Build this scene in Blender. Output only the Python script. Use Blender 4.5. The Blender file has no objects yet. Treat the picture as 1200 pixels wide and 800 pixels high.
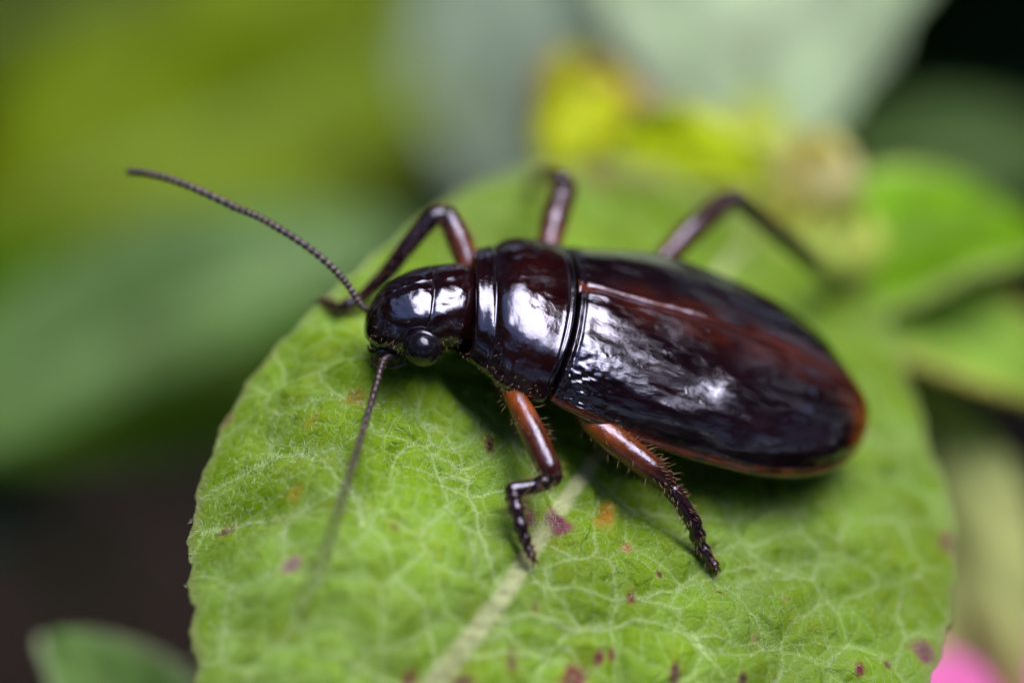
import bpy, math, random
import numpy as np
from mathutils import Vector, Matrix, noise as mnoise

# ------------------------------------------------------------------ scene, camera, sky, sun
# one Blender unit is one centimetre: this is a macro photograph of a 2 cm insect
scene = bpy.context.scene
scene.unit_settings.system = 'METRIC'
scene.unit_settings.scale_length = 0.01
scene.render.engine = 'CYCLES'
scene.cycles.use_denoising = True
scene.cycles.max_bounces = 8
scene.view_settings.view_transform = 'Standard'
scene.view_settings.look = 'None'
scene.view_settings.gamma = 1.0
scene.view_settings.exposure = 2.75

PITCH = math.radians(40.0)
K = 300.0                       # photograph pixels (1200 wide) per centimetre in the plane of focus
LENS = 100.0
DIST = (1200.0 / K) * LENS / 36.0
R_ = np.array([1.0, 0.0, 0.0])
U_ = np.array([0.0, math.sin(PITCH), math.cos(PITCH)])
F_ = np.array([0.0, math.cos(PITCH), -math.sin(PITCH)])
CEN = np.array([0.0, 0.0, 16.0])
CAM = CEN - F_ * DIST

cam_data = bpy.data.cameras.new('camera')
cam = bpy.data.objects.new('camera', cam_data)
scene.collection.objects.link(cam)
scene.camera = cam
cam.location = Vector(CAM)
cam.rotation_euler = (math.pi / 2 - PITCH, 0, 0)
cam_data.lens = LENS
cam_data.sensor_width = 36.0
cam_data.clip_start = 0.05
cam_data.clip_end = 5000.0
cam_data.dof.use_dof = True
cam_data.dof.focus_distance = DIST + 0.36
cam_data.dof.aperture_fstop = 0.112
cam_data.dof.aperture_blades = 0

# light comes from above and a little beyond the insect, from a bright overcast patch of sky
SUN_DIR = Vector((0.41, 0.22, 0.88)).normalized()
world = bpy.data.worlds.new('World')
scene.world = world
world.use_nodes = True
wn = world.node_tree.nodes
bg = wn['Background']
sky = wn.new('ShaderNodeTexSky')
sky.sky_type = 'NISHITA'
sky.sun_disc = False
sky.sun_elevation = math.asin(SUN_DIR.z)
sky.sun_rotation = math.atan2(SUN_DIR.x, SUN_DIR.y)
sky.dust_density = 2.0
world.node_tree.links.new(sky.outputs[0], bg.inputs[0])
bg.inputs[1].default_value = 0.05
sun_data = bpy.data.lights.new('sun', 'SUN')
sun_data.energy = 1.5
sun_data.angle = math.radians(66)
sun_data.color = (1.0, 0.985, 0.97)
sun = bpy.data.objects.new('sun', sun_data)
scene.collection.objects.link(sun)
sun.rotation_euler = (-SUN_DIR).to_track_quat('-Z', 'Y').to_euler()

random.seed(7)
rng = np.random.default_rng(11)

# ------------------------------------------------------------------ photograph pixel -> place
def ray(x, y):
    v = F_ * DIST + R_ * ((x - 600.0) / K) - U_ * ((y - 400.0) / K)
    return v / DIST             # advances one cm in depth
def at(x, y, d):
    """point behind (d > 0) or in front of the plane of focus, d in cm"""
    return CAM + ray(x, y) * (DIST + d)

AX = R_ * 0.940 - U_ * 0.235 + F_ * 0.243        # towards the insect's tail
AX = AX / np.linalg.norm(AX)
NN = R_ * 0.338 + U_ * 0.688 - F_ * 0.643        # leaf normal
NN = NN - AX * NN.dot(AX); NN /= np.linalg.norm(NN)
LL = np.cross(NN, AX); LL /= np.linalg.norm(LL)
if LL.dot(F_) < 0: LL = -LL                      # towards the side away from the camera
P0 = at(640, 690, 0.0)

def on_plane(x, y, h=0.0):
    """where the sight line of a pixel meets the leaf plane raised by h cm"""
    v = ray(x, y)
    t = (P0 + NN * h - CAM).dot(NN) / v.dot(NN)
    return CAM + v * t
def st(p):
    q = p - P0
    return np.array([q.dot(AX), q.dot(LL)])
def from_st(s, t, h):
    return P0 + AX * s + LL * t + NN * h

# ------------------------------------------------------------------ helpers
COL = scene.collection
def mesh_obj(name, verts, faces, mat, parent=None, smooth=True, cols=None):
    me = bpy.data.meshes.new(name)
    me.from_pydata([tuple(map(float, v)) for v in verts], [], [tuple(map(int, f)) for f in faces])
    me.update()
    if smooth:
        me.polygons.foreach_set('use_smooth', np.ones(len(me.polygons), dtype=bool))
    if cols is not None:
        a = me.color_attributes.new('Col', 'FLOAT_COLOR', 'POINT')
        c = np.ones((len(verts), 4), dtype=np.float32); c[:, :3] = np.asarray(cols)[:, :3]
        a.data.foreach_set('color', c.ravel())
    if mat is not None: me.materials.append(mat)
    o = bpy.data.objects.new(name, me)
    COL.objects.link(o)
    if parent is not None:
        o.parent = parent
        o.matrix_parent_inverse = parent.matrix_basis.inverted()
    return o
def empty(name, loc):
    o = bpy.data.objects.new(name, None)
    o.empty_display_size = 0.2
    o.location = Vector(loc)
    COL.objects.link(o)
    return o
def tag(o, label, cat, group=None, kind=None):
    o['label'] = label
    if cat: o['category'] = cat
    if group: o['group'] = group
    if kind: o['kind'] = kind
    return o
def grid_faces(n, m, wrap=False, off=0):
    """n rings of m points"""
    f = []
    mm = m if wrap else m - 1
    for i in range(n - 1):
        for j in range(mm):
            j2 = (j + 1) % m
            f.append((off + i * m + j, off + i * m + j2, off + (i + 1) * m + j2, off + (i + 1) * m + j))
    return f
def smoothstep(a, b, x):
    t = np.clip((x - a) / (b - a), 0, 1)
    return t * t * (3 - 2 * t)
def spline(pts, n):
    """Catmull-Rom through rows of any width, n samples"""
    P = np.asarray(pts, float)
    P = np.vstack([2 * P[0] - P[1], P, 2 * P[-1] - P[-2]])
    out = []
    segs = len(P) - 3
    for u in np.linspace(0, segs - 1e-9, n):
        i = int(u); t = u - i
        a, b, c, d = P[i], P[i + 1], P[i + 2], P[i + 3]
        out.append(0.5 * (2 * b + (c - a) * t + (2 * a - 5 * b + 4 * c - d) * t * t + (3 * b - a - 3 * c + d) * t ** 3))
    return np.array(out)
def interp(keys, x):
    """smooth monotone-ish interpolation of rows (x, v0, v1...) at x"""
    k = np.asarray(keys, float)
    return np.array([np.interp(x, k[:, 0], k[:, j]) for j in range(1, k.shape[1])])
def tube(pts, rad, seg=12, squash=1.0, caps=True):
    pts = np.asarray(pts, float); n = len(pts)
    tang = np.gradient(pts, axis=0)
    tang /= np.linalg.norm(tang, axis=1)[:, None] + 1e-12
    ref = np.array([0.31, 0.2, 0.93])
    nrm = np.cross(tang[0], ref); nrm /= np.linalg.norm(nrm)
    V = []
    for i in range(n):
        nrm = nrm - tang[i] * nrm.dot(tang[i]); nrm /= np.linalg.norm(nrm) + 1e-12
        b = np.cross(tang[i], nrm)
        for k in range(seg):
            a = 2 * math.pi * k / seg
            V.append(pts[i] + rad[i] * (math.cos(a) * nrm + math.sin(a) * b * squash))
    F = grid_faces(n, seg, wrap=True)
    if caps:
        F.append(tuple(range(seg))[::-1]); F.append(tuple((n - 1) * seg + k for k in range(seg)))
    return V, F
def fbm(p, sc, oct=3, seed=0.0):
    return mnoise.fractal(Vector((p[0] * sc + seed, p[1] * sc - seed, p[2] * sc + 2 * seed)), 1.0, 2.0, oct)

# ------------------------------------------------------------------ materials
def new_mat(name):
    m = bpy.data.materials.new(name); m.use_nodes = True
    nt = m.node_tree
    return m, nt.nodes, nt.links, nt.nodes['Principled BSDF']
def noise_node(n, l, vec, scale, detail=4, rough=0.55, dist=0.0):
    t = n.new('ShaderNodeTexNoise'); t.inputs['Scale'].default_value = scale
    t.inputs['Detail'].default_value = detail; t.inputs['Roughness'].default_value = rough
    t.inputs['Distortion'].default_value = dist
    if vec is not None: l.new(vec, t.inputs['Vector'])
    return t
def bump_node(n, l, height, strength, dist, prev=None):
    b = n.new('ShaderNodeBump'); b.inputs['Strength'].default_value = strength
    b.inputs['Distance'].default_value = dist
    l.new(height, b.inputs['Height'])
    if prev is not None: l.new(prev, b.inputs['Normal'])
    return b
def ramp_node(n, l, fac, stops):
    r = n.new('ShaderNodeValToRGB')
    e = r.color_ramp.elements
    while len(e) < len(stops): e.new(0.5)
    for i, (p, c) in enumerate(stops):
        e[i].position = p; e[i].color = (c[0], c[1], c[2], 1)
    l.new(fac, r.inputs[0]); return r
def mul_node(n, l, a, b, op='MULTIPLY'):
    m = n.new('ShaderNodeMath'); m.operation = op
    for i, v in enumerate((a, b)):
        if isinstance(v, (int, float)): m.inputs[i].default_value = v
        else: l.new(v, m.inputs[i])
    return m

def chitin(name, rough=0.16, wrinkle=0.5, coarse=0.5, pit=0.15, stretch=(1, 1, 1), rot=(0, 0, 0), coat=0.8, spec=0.6):
    m, n, l, p = new_mat(name)
    tc = n.new('ShaderNodeTexCoord')
    mp = n.new('ShaderNodeMapping'); l.new(tc.outputs['Object'], mp.inputs['Vector'])
    mp.inputs['Rotation'].default_value = (0, math.radians(-20), 0)      # x along the insect's body
    mp2 = n.new('ShaderNodeMapping'); l.new(mp.outputs[0], mp2.inputs['Vector'])
    mp2.inputs['Scale'].default_value = stretch
    mp = mp2
    at_ = n.new('ShaderNodeAttribute'); at_.attribute_name = 'Col'
    n0 = noise_node(n, l, mp.outputs[0], 9.0, 5, 0.6)
    mixc = n.new('ShaderNodeMix'); mixc.data_type = 'RGBA'; mixc.blend_type = 'MULTIPLY'
    mixc.inputs[0].default_value = 1.0
    r0 = ramp_node(n, l, n0.outputs['Fac'], [(0.3, (0.55, 0.5, 0.55)), (0.7, (1.35, 1.3, 1.3))])
    l.new(at_.outputs['Color'], mixc.inputs[6]); l.new(r0.outputs[0], mixc.inputs[7])
    l.new(mixc.outputs[2], p.inputs['Base Color'])
    n1 = noise_node(n, l, mp.outputs[0], 6.5, 2, 0.5, 0.4)
    n2 = noise_node(n, l, mp.outputs[0], 34.0, 5, 0.62, 0.8)
    n3 = noise_node(n, l, tc.outputs['Object'], 170.0, 2, 0.5)
    b1 = bump_node(n, l, n1.outputs['Fac'], 1.0, 0.06 * coarse)
    b2 = bump_node(n, l, n2.outputs['Fac'], 1.0, 0.010 * wrinkle, b1.outputs[0])
    b3 = bump_node(n, l, n3.outputs['Fac'], 1.0, 0.0016 * pit, b2.outputs[0])
    l.new(b3.outputs[0], p.inputs['Normal'])
    l.new(b3.outputs[0], p.inputs['Coat Normal'])
    p.inputs['Roughness'].default_value = rough + 0.04
    nr = noise_node(n, l, tc.outputs['Object'], 22.0, 4, 0.6)
    mr = n.new('ShaderNodeMapRange'); l.new(nr.outputs['Fac'], mr.inputs[0])
    mr.inputs[1].default_value = 0.35; mr.inputs[2].default_value = 0.75
    mr.inputs[3].default_value = rough * 0.6; mr.inputs[4].default_value = rough * 1.7
    l.new(mr.outputs[0], p.inputs['Coat Roughness'])
    p.inputs['IOR'].default_value = 1.6
    p.inputs['Specular IOR Level'].default_value = spec
    p.inputs['Specular Tint'].default_value = (0.74, 0.72, 1.0, 1)
    p.inputs['Coat Weight'].default_value = coat
    p.inputs['Coat IOR'].default_value = 1.58
    p.inputs['Coat Tint'].default_value = (1, 1, 1, 1)
    return m

M_BODY = chitin('chitin_body', 0.035, 0.12, 0.12, 0.1, coat=0.25, spec=0.88)
M_ELY = chitin('chitin_elytra', 0.03, 0.22, 0.30, 0.12, stretch=(.42, 1, 1), coat=0.3, spec=1.0)
M_LEG = chitin('chitin_leg', 0.045, 0.25, 0.2, 0.2, coat=0.15, spec=.65)
M_ANT = chitin('chitin_antenna', 0.35, 0.6, 0.1, 0.5, coat=0.2, spec=0.4)
m, n, l, p = new_mat('eye_black'); M_EYE = m
p.inputs['Base Color'].default_value = (0.006, 0.005, 0.008, 1)
p.inputs['Roughness'].default_value = 0.09; p.inputs['Coat Weight'].default_value = 0.2; p.inputs['Specular IOR Level'].default_value = 0.45; p.inputs['Specular Tint'].default_value = (.74, .72, 1, 1)
p.inputs['Coat Roughness'].default_value = 0.08
tc = n.new('ShaderNodeTexCoord'); vo = n.new('ShaderNodeTexVoronoi'); vo.inputs['Scale'].default_value = 230
l.new(tc.outputs['Object'], vo.inputs['Vector'])
l.new(bump_node(n, l, vo.outputs['Distance'], 0.12, 0.001).outputs[0], p.inputs['Normal'])
m, n, l, p = new_mat('bristle'); M_BRIS = m
p.inputs['Base Color'].default_value = (0.22, 0.13, 0.07, 1); p.inputs['Roughness'].default_value = 0.4

def leaf_mat(name, base, vein=None, trans=0.35, rough=0.45, attr=False, fine=True, spec=0.35, vscale=7.0, noise_scale=1.2, hue_var=0.25):
    m, n, l, p = new_mat(name)
    out = n['Material Output']
    tc = n.new('ShaderNodeTexCoord')
    uv = tc.outputs['UV'] if attr else tc.outputs['Object']
    if attr:
        a = n.new('ShaderNodeAttribute'); a.attribute_name = 'Col'; csrc = a.outputs['Color']
    else:
        rgb = n.new('ShaderNodeRGB'); rgb.outputs[0].default_value = (*base, 1); csrc = rgb.outputs[0]
    nz = noise_node(n, l, uv, noise_scale, 5, 0.6)
    lo, hi = 1 - hue_var, 1 + hue_var
    r0 = ramp_node(n, l, nz.outputs['Fac'], [(0.3, (lo, lo, lo * 0.9)), (0.7, (hi, hi, hi * 1.1))])
    mx = n.new('ShaderNodeMix'); mx.data_type = 'RGBA'; mx.blend_type = 'MULTIPLY'; mx.inputs[0].default_value = 1
    l.new(csrc, mx.inputs[6]); l.new(r0.outputs[0], mx.inputs[7])
    csrc = mx.outputs[2]
    vo = n.new('ShaderNodeTexVoronoi'); vo.feature = 'DISTANCE_TO_EDGE'; vo.inputs['Scale'].default_value = vscale
    wn_ = noise_node(n, l, uv, vscale * 1.3, 3)
    ad = n.new('ShaderNodeVectorMath'); ad.operation = 'MULTIPLY_ADD'
    l.new(wn_.outputs['Color'], ad.inputs[0]); ad.inputs[1].default_value = (0.6 / vscale,) * 3; l.new(uv, ad.inputs[2])
    l.new(ad.outputs[0], vo.inputs['Vector'])
    mr = n.new('ShaderNodeMapRange'); l.new(vo.outputs['Distance'], mr.inputs[0])
    mr.inputs[1].default_value = 0.0; mr.inputs[2].default_value = 0.16 if attr else 0.1
    mr.inputs[3].default_value = 1.0; mr.inputs[4].default_value = 0.0
    if vein is not None:
        fz = mul_node(n, l, mr.outputs[0], 0.22)
        mv = n.new('ShaderNodeMix'); mv.data_type = 'RGBA'
        l.new(fz.outputs[0], mv.inputs[0]); l.new(csrc, mv.inputs[6]); mv.inputs[7].default_value = (*vein, 1)
        csrc = mv.outputs[2]
    l.new(csrc, p.inputs['Base Color'])
    p.inputs['Roughness'].default_value = rough
    p.inputs['Specular IOR Level'].default_value = spec
    inv = mul_node(n, l, 1.0, mr.outputs[0], 'SUBTRACT')
    b1 = bump_node(n, l, inv.outputs[0], 0.35, 0.010 if attr else 0.03)
    nf = noise_node(n, l, uv, 90.0 if attr else 25, 4, 0.7)
    b2 = bump_node(n, l, nf.outputs['Fac'], 0.6, 0.008 if attr else 0.01, b1.outputs[0])
    l.new(b2.outputs[0], p.inputs['Normal'])
    tr = n.new('ShaderNodeBsdfTranslucent')
    tcol = n.new('ShaderNodeMix'); tcol.data_type = 'RGBA'; tcol.blend_type = 'MULTIPLY'; tcol.inputs[0].default_value = 1
    l.new(csrc, tcol.inputs[6]); tcol.inputs[7].default_value = (1.5, 1.5, 0.5, 1)
    l.new(tcol.outputs[2], tr.inputs['Color'])
    ms = n.new('ShaderNodeMixShader'); ms.inputs[0].default_value = trans
    l.new(p.outputs[0], ms.inputs[1]); l.new(tr.outputs[0], ms.inputs[2])
    l.new(ms.outputs[0], out.inputs['Surface'])
    return m

# ------------------------------------------------------------------ ground
m, n, l, p = new_mat('soil'); M_SOIL = m
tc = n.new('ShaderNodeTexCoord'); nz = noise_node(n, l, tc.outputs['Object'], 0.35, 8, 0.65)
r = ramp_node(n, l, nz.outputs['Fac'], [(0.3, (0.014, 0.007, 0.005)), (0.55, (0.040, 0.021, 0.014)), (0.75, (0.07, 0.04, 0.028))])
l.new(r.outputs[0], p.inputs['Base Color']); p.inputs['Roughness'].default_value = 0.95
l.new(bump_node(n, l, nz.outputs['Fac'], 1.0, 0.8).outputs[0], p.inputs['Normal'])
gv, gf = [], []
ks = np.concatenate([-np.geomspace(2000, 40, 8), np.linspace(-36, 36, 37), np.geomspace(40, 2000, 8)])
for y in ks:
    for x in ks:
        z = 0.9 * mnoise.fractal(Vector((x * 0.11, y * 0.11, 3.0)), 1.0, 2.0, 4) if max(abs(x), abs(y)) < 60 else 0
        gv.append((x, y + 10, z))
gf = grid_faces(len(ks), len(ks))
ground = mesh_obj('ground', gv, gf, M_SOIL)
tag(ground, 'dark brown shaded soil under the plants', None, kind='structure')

# ------------------------------------------------------------------ the leaf that carries the insect
def leaf_height(s, t):
    """broad form of the blade (cm above its mean plane): flat under the insect, drooping to the rim"""
    h = -0.055 * np.minimum(2.0, np.maximum(0, np.hypot((s - 0.1) / 1.15, (t - 0.35) / 1.25) - 0.75)) ** 2
    h = h - 0.60 * 0.5 * (np.sqrt((t + 0.02) ** 2 + 0.03) - (t + 0.02))      # the near end droops towards the tip
    # the side lobe beyond the head folds down
    h = h - 1.35 * np.maximum(0, -s - 0.72) ** 1.6
    h = h - 0.09 * np.maximum(0, t - 0.95) ** 1.5                    # the far end sinks away
    h = h - 0.10 * smoothstep(-0.15, -0.9, t) * smoothstep(-0.6, -1.2, s)
    h = h + 0.02 * np.sin(2.1 * s + 0.4) * np.cos(1.9 * t + 0.8) * smoothstep(0.3, 1.1, np.hypot(s, t))
    return h
def on_leaf(x, y, h=0.0):
    """pixel -> point on the curved blade, raised by h"""
    v = ray(x, y)
    def gap(d):
        q = CAM + v * (DIST + d) - P0
        return q.dot(NN) - h - float(leaf_height(np.array(q.dot(AX)), np.array(q.dot(LL))))
    prev, d = -2.5, -2.5
    while d < 6.0 and gap(d) > 0:
        prev, d = d, d + 0.05
    lo, hi = prev, d
    for _ in range(24):
        mid_ = (lo + hi) / 2
        if gap(mid_) > 0: lo = mid_
        else: hi = mid_
    return CAM + v * (DIST + hi)
outline_px = [(236, 830), (226, 740), (222, 650), (232, 575), (264, 492), (305, 428), (362, 365), (430, 306), (500, 250), (560, 216), (620, 198),
              (700, 190), (780, 196), (860, 218), (935, 255), (1000, 305), (1040, 370), (1066, 440), (1088, 510), (1110, 580), (1122, 650),
              (1116, 720), (1098, 775), (1080, 830), (1035, 910), (900, 985), (700, 1015), (500, 1000), (330, 935), (262, 880)]
rim = np.array([st(on_leaf(x, y)) for x, y in outline_px])
NA, NR = 1150, 290
rim_s = spline(np.vstack([rim[-2:], rim, rim[:2]]), 4000)
cst = st(on_plane(640, 560))
ang = np.arctan2(rim_s[:, 1] - cst[1], rim_s[:, 0] - cst[0]); rr = np.hypot(rim_s[:, 0] - cst[0], rim_s[:, 1] - cst[1])
o_ = np.argsort(ang); ang, rr = ang[o_], rr[o_]
A = np.linspace(-math.pi, math.pi, NA, endpoint=False)
RB = np.interp(A, ang, rr, period=2 * math.pi)
RB = RB * (1 + 0.005 * np.sin(A * 37 + 2 * np.sin(A * 5)) + 0.002 * np.sin(A * 83 + 3 * np.sin(A * 3)) + 0.001 * np.sin(A * 151))
RR = np.linspace(0, 1, NR + 1)[1:] ** 0.85
S_ = (cst[0] + RR[:, None] * RB[None, :] * np.cos(A)[None, :]).ravel()
T_ = (cst[1] + RR[:, None] * RB[None, :] * np.sin(A)[None, :]).ravel()
RF = np.repeat(RR, NA)

def vnoise(s, t, sc, seed):
    """cheap smooth value noise, vectorised"""
    g = np.random.default_rng(seed).random((64, 64))
    x, y = s * sc + 100.3, t * sc + 100.7
    xi, yi = np.floor(x).astype(int), np.floor(y).astype(int)
    fx, fy = x - xi, y - yi
    fx, fy = fx * fx * (3 - 2 * fx), fy * fy * (3 - 2 * fy)
    a = g[xi % 64, yi % 64]; b = g[(xi + 1) % 64, yi % 64]; c = g[xi % 64, (yi + 1) % 64]; d = g[(xi + 1) % 64, (yi + 1) % 64]
    return (a * (1 - fx) + b * fx) * (1 - fy) + (c * (1 - fx) + d * fx) * fy
def edge_field(s, t, spacing, seed):
    """distance to the borders of an irregular net of cells"""
    g = np.random.default_rng(seed)
    pts = []
    lo, hi = -3.2, 3.2
    nn_ = int((hi - lo) / spacing)
    for i in range(nn_):
        for j in range(nn_):
            pts.append((lo + (i + 0.5 * (j % 2) + 0.5 + g.uniform(-.42, .42)) * spacing, lo + (j + 0.5 + g.uniform(-.42, .42)) * spacing))
    pts = np.array(pts)
    ws = s + spacing * 0.7 * (vnoise(s, t, 1.1 / spacing, seed + 1) - 0.5)
    wt = t + spacing * 0.7 * (vnoise(s, t, 1.1 / spacing, seed + 2) - 0.5)
    e = np.empty_like(s)
    lo2 = np.array([ws.min() - spacing * 2, wt.min() - spacing * 2]); hi2 = np.array([ws.max() + spacing * 2, wt.max() + spacing * 2])
    pts = pts[np.all((pts > lo2) & (pts < hi2), axis=1)]
    # bucket the cells so that each point looks only at sites near it
    cell = spacing * 1.0
    gi = np.floor((pts - lo2) / cell).astype(int); W = gi.max(axis=0) + 3
    bucket = -np.ones((W[0] + 2, W[1] + 2, 5), int); cnt = np.zeros((W[0] + 2, W[1] + 2), int)
    for k_, (i, j) in enumerate(gi + 1):
        if cnt[i, j] < 5: bucket[i, j, cnt[i, j]] = k_; cnt[i, j] += 1
    vi = np.clip(np.floor((np.stack([ws, wt], 1) - lo2) / cell).astype(int) + 1, 1, np.array(bucket.shape[:2]) - 2)
    d1 = np.full(len(s), 1e9); d2 = np.full(len(s), 1e9); i1 = np.zeros(len(s), int); i2 = np.zeros(len(s), int)
    for di in (-1, 0, 1):
        for dj in (-1, 0, 1):
            for k_ in range(5):
                b = bucket[vi[:, 0] + di, vi[:, 1] + dj, k_]
                ok = b >= 0
                q = pts[np.maximum(b, 0)]
                d = np.where(ok, (ws - q[:, 0]) ** 2 + (wt - q[:, 1]) ** 2, 1e9)
                c1 = d < d1; c2 = (~c1) & (d < d2)
                d2 = np.where(c1, d1, np.where(c2, d, d2)); i2 = np.where(c1, i1, np.where(c2, b, i2))
                d1 = np.where(c1, d, d1); i1 = np.where(c1, b, i1)
    sep = np.hypot(*(pts[i1] - pts[np.maximum(i2, 0)]).T) + 1e-6
    return (d2 - d1) / (2 * sep)
def line_dist(s, t, poly):
    """distance to a polyline and the fraction along it"""
    best = np.full(s.shape, 1e9); frac = np.zeros(s.shape)
    seg = np.hypot(*np.diff(poly, axis=0).T); cum = np.concatenate([[0], np.cumsum(seg)])
    for i in range(len(poly) - 1):
        a, b = poly[i], poly[i + 1]; ab = b - a; L2 = ab.dot(ab) + 1e-12
        u = np.clip(((s - a[0]) * ab[0] + (t - a[1]) * ab[1]) / L2, 0, 1)
        d = np.hypot(s - a[0] - u * ab[0], t - a[1] - u * ab[1])
        c = d < best
        best = np.where(c, d, best); frac = np.where(c, (cum[i] + u * seg[i]) / cum[-1], frac)
    return best, frac
def px_poly(pts, n=24):
    return spline(np.array([st(on_leaf(x, y)) for x, y in pts]), n)
midrib = px_poly([(470, 850), (520, 782), (565, 725), (600, 680), (625, 640), (665, 580), (720, 505), (790, 400), (850, 310), (905, 250)], 40)
side_px = [
    [(520, 782), (515, 745), (500, 697), (470, 665), (440, 606), (385, 588), (320, 600), (262, 612)],
    [(600, 680), (575, 640), (552, 555), (528, 505), (480, 470), (420, 450), (340, 440)],
    [(665, 580), (600, 500), (520, 430), (440, 390), (390, 372)],
    [(720, 505), (640, 380), (560, 300), (520, 262)],
    [(790, 400), (740, 300), (700, 230)],
    [(572, 715), (600, 710), (650, 718), (690, 726), (760, 722), (820, 735), (880, 745), (960, 748), (1040, 745)],
    [(625, 640), (640, 672), (683, 683), (726, 692), (790, 686), (860, 660), (940, 655), (1050, 640)],
    [(540, 757), (580, 755), (640, 758), (690, 775), (730, 800), (790, 830)],
    [(690, 545), (760, 590), (850, 600), (950, 590), (1060, 560)],
    [(770, 430), (860, 470), (960, 480), (1050, 470)],
    [(515, 800), (470, 790), (400, 760), (330, 745), (250, 730)],
    [(430, 606), (415, 560), (360, 520), (300, 505)], [(552, 555), (500, 545), (455, 530)], [(820, 735), (850, 780), (880, 830)],
]
side = [px_poly(v) for v in side_px]
e1 = edge_field(S_, T_, 0.27, 21)
e2 = edge_field(S_, T_, 0.105, 33)
dm, fm = line_dist(S_, T_, midrib)
ds = np.full(S_.shape, 1e9)
for v in side:
    d_, f_ = line_dist(S_ + 0.02 * (vnoise(S_, T_, 9, 5) - .5), T_ + 0.02 * (vnoise(S_, T_, 9, 6) - .5), v)
    ds = np.minimum(ds, d_ + 0.012 * f_)
H_ = leaf_height(S_, T_)
flat = 1 - 0.0 * RF
pil1 = smoothstep(0.0, 0.10, e1); pil2 = smoothstep(0.0, 0.035, e2); pils = smoothstep(0.0, 0.13, ds)
mrw = 0.043 * (1 - 0.75 * fm) + 0.008
pilm = smoothstep(0.0, 0.20, dm)
relief = 0.034 * (pils - 1) + 0.028 * (pil1 - 1) + 0.013 * (pil2 - 1) * 0.55 + 0.035 * (pilm - 1) + 0.014 * np.exp(-(dm / mrw) ** 2) + 0.005 * np.exp(-(ds / 0.012) ** 2)
relief += 0.016 * (vnoise(S_, T_, 3.3, 8) - .5) + 0.004 * (vnoise(S_, T_, 40, 9) - .5)
H_ = H_ + relief * np.clip((1.02 - RF) * 8, 0.15, 1)
H_ = H_ + 0.035 * np.clip((RF - 0.93) / 0.07, 0, 1) * (vnoise(np.cos(np.arctan2(T_, S_)) * 4, np.sin(np.arctan2(T_, S_)) * 4, 2.2, 14) - 0.6)
# colours of the blade itself: yellow-green cells, pale downy veins, blotches
c_cell = np.array([0.145, 0.255, 0.004]); c_down = np.array([0.19, 0.31, 0.060]); c_vein = np.array([0.36, 0.46, 0.20]); c_mid = np.array([0.56, 0.56, 0.36])
def mixc(a, b, f): return a * (1 - f[:, None]) + b * f[:, None]
down = np.clip(0.02 + 0.28 * smoothstep(0.3, -0.6, T_) + 0.10 * (1 - pil2) + 0.30 * (1 - pil1) + 0.9 * (vnoise(S_, T_, 2.2, 40) - 0.5) + 0.8 * (vnoise(S_, T_, 14, 41) - 0.5), 0, 1)
C_ = mixc(np.tile(c_cell, (len(S_), 1)), c_down, down)
yel = np.clip(1.6 * (vnoise(S_, T_, 8, 44) - 0.6), 0, 1) * pil2
C_ = mixc(C_, np.array([0.20, 0.25, 0.008]), yel)
C_ = mixc(C_, c_vein, 0.42 * (1 - smoothstep(0.0005, 0.0065, e2)) * (0.4 + 0.6 * vnoise(S_, T_, 5, 50)))
C_ = mixc(C_, c_vein, 0.75 * (1 - smoothstep(0.0005, 0.011, e1)) * (0.25 + 0.75 * vnoise(S_, T_, 4, 51)))
C_ = mixc(C_, c_vein, 0.85 * (1 - smoothstep(0.001, 0.016, ds)))
C_ = mixc(C_, c_mid, 0.95 * (1 - smoothstep(0.35, 1.15, dm / mrw)) * (0.75 + 0.25 * vnoise(S_, T_, 18, 52)))
def spot(x, y, r_px, col, k=0.9):
    global C_
    c = st(on_leaf(x, y)); r_ = r_px / K
    d = np.hypot((S_ - c[0]), (T_ - c[1]) * 0.72) / r_ + 0.9 * (vnoise(S_, T_, 16, int(x)) - 0.5)
    C_ = mixc(C_, np.array([0.24, 0.24, 0.02]), 0.35 * k * (1 - smoothstep(0.7, 1.9, d)))      # yellowed halo
    C_ = mixc(C_, np.array(col), k * (1 - smoothstep(0.40, 1.15, d)))
    C_ = mixc(C_, np.array(col) * 0.45, 0.6 * k * (1 - smoothstep(0.0, 0.6, d)))
MAG, PUR, ORA, BRO, RED = (0.20, 0.018, 0.11), (0.10, 0.03, 0.045), (0.36, 0.15, 0.012), (0.10, 0.045, 0.012), (0.16, 0.02, 0.045)
for x, y, r_, c in [(658, 605, 18, MAG), (626, 598, 14, (0.25, 0.09, 0.14)), (712, 600, 16, ORA), (737, 635, 9, (0.34, 0.12, 0.06)), (745, 690, 8, RED), (631, 706, 6, PUR),
                    (467, 613, 8, PUR), (575, 515, 9, (0.09, 0.012, 0.015)), (420, 456, 11, (.26, .19, .012)), (348, 572, 9, (0.30, 0.25, 0.01)), (365, 490, 10, (0.24, 0.26, 0.015)),
                    (268, 612, 8, PUR), (345, 655, 9, (0.30, 0.17, 0.2)), (485, 790, 9, RED), (603, 768, 11, PUR), (546, 790, 16, PUR), (675, 787, 17, RED), (706, 765, 7, RED),
                    (720, 762, 6, RED), (792, 785, 9, PUR), (845, 690, 6, PUR), (873, 793, 6, PUR), (1008, 782, 7, RED), (1042, 772, 6, PUR), (890, 737, 6, (0.33, 0.2, 0.15)),
                    (265, 492, 8, (0.2, 0.07, 0.06)), (1118, 640, 22, (0.20, 0.05, 0.07)), (1085, 760, 18, (0.22, 0.07, 0.13)),
                    (775, 668, 5, PUR), (920, 700, 5, (0.3, 0.2, 0.08))]:
    spot(x, y, r_, c)
for x, y, r_ in ((640, 208, 24), (700, 204, 40), (765, 208, 30)): spot(x, y, r_, (0.30, 0.15, 0.10), 0.6)
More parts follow.
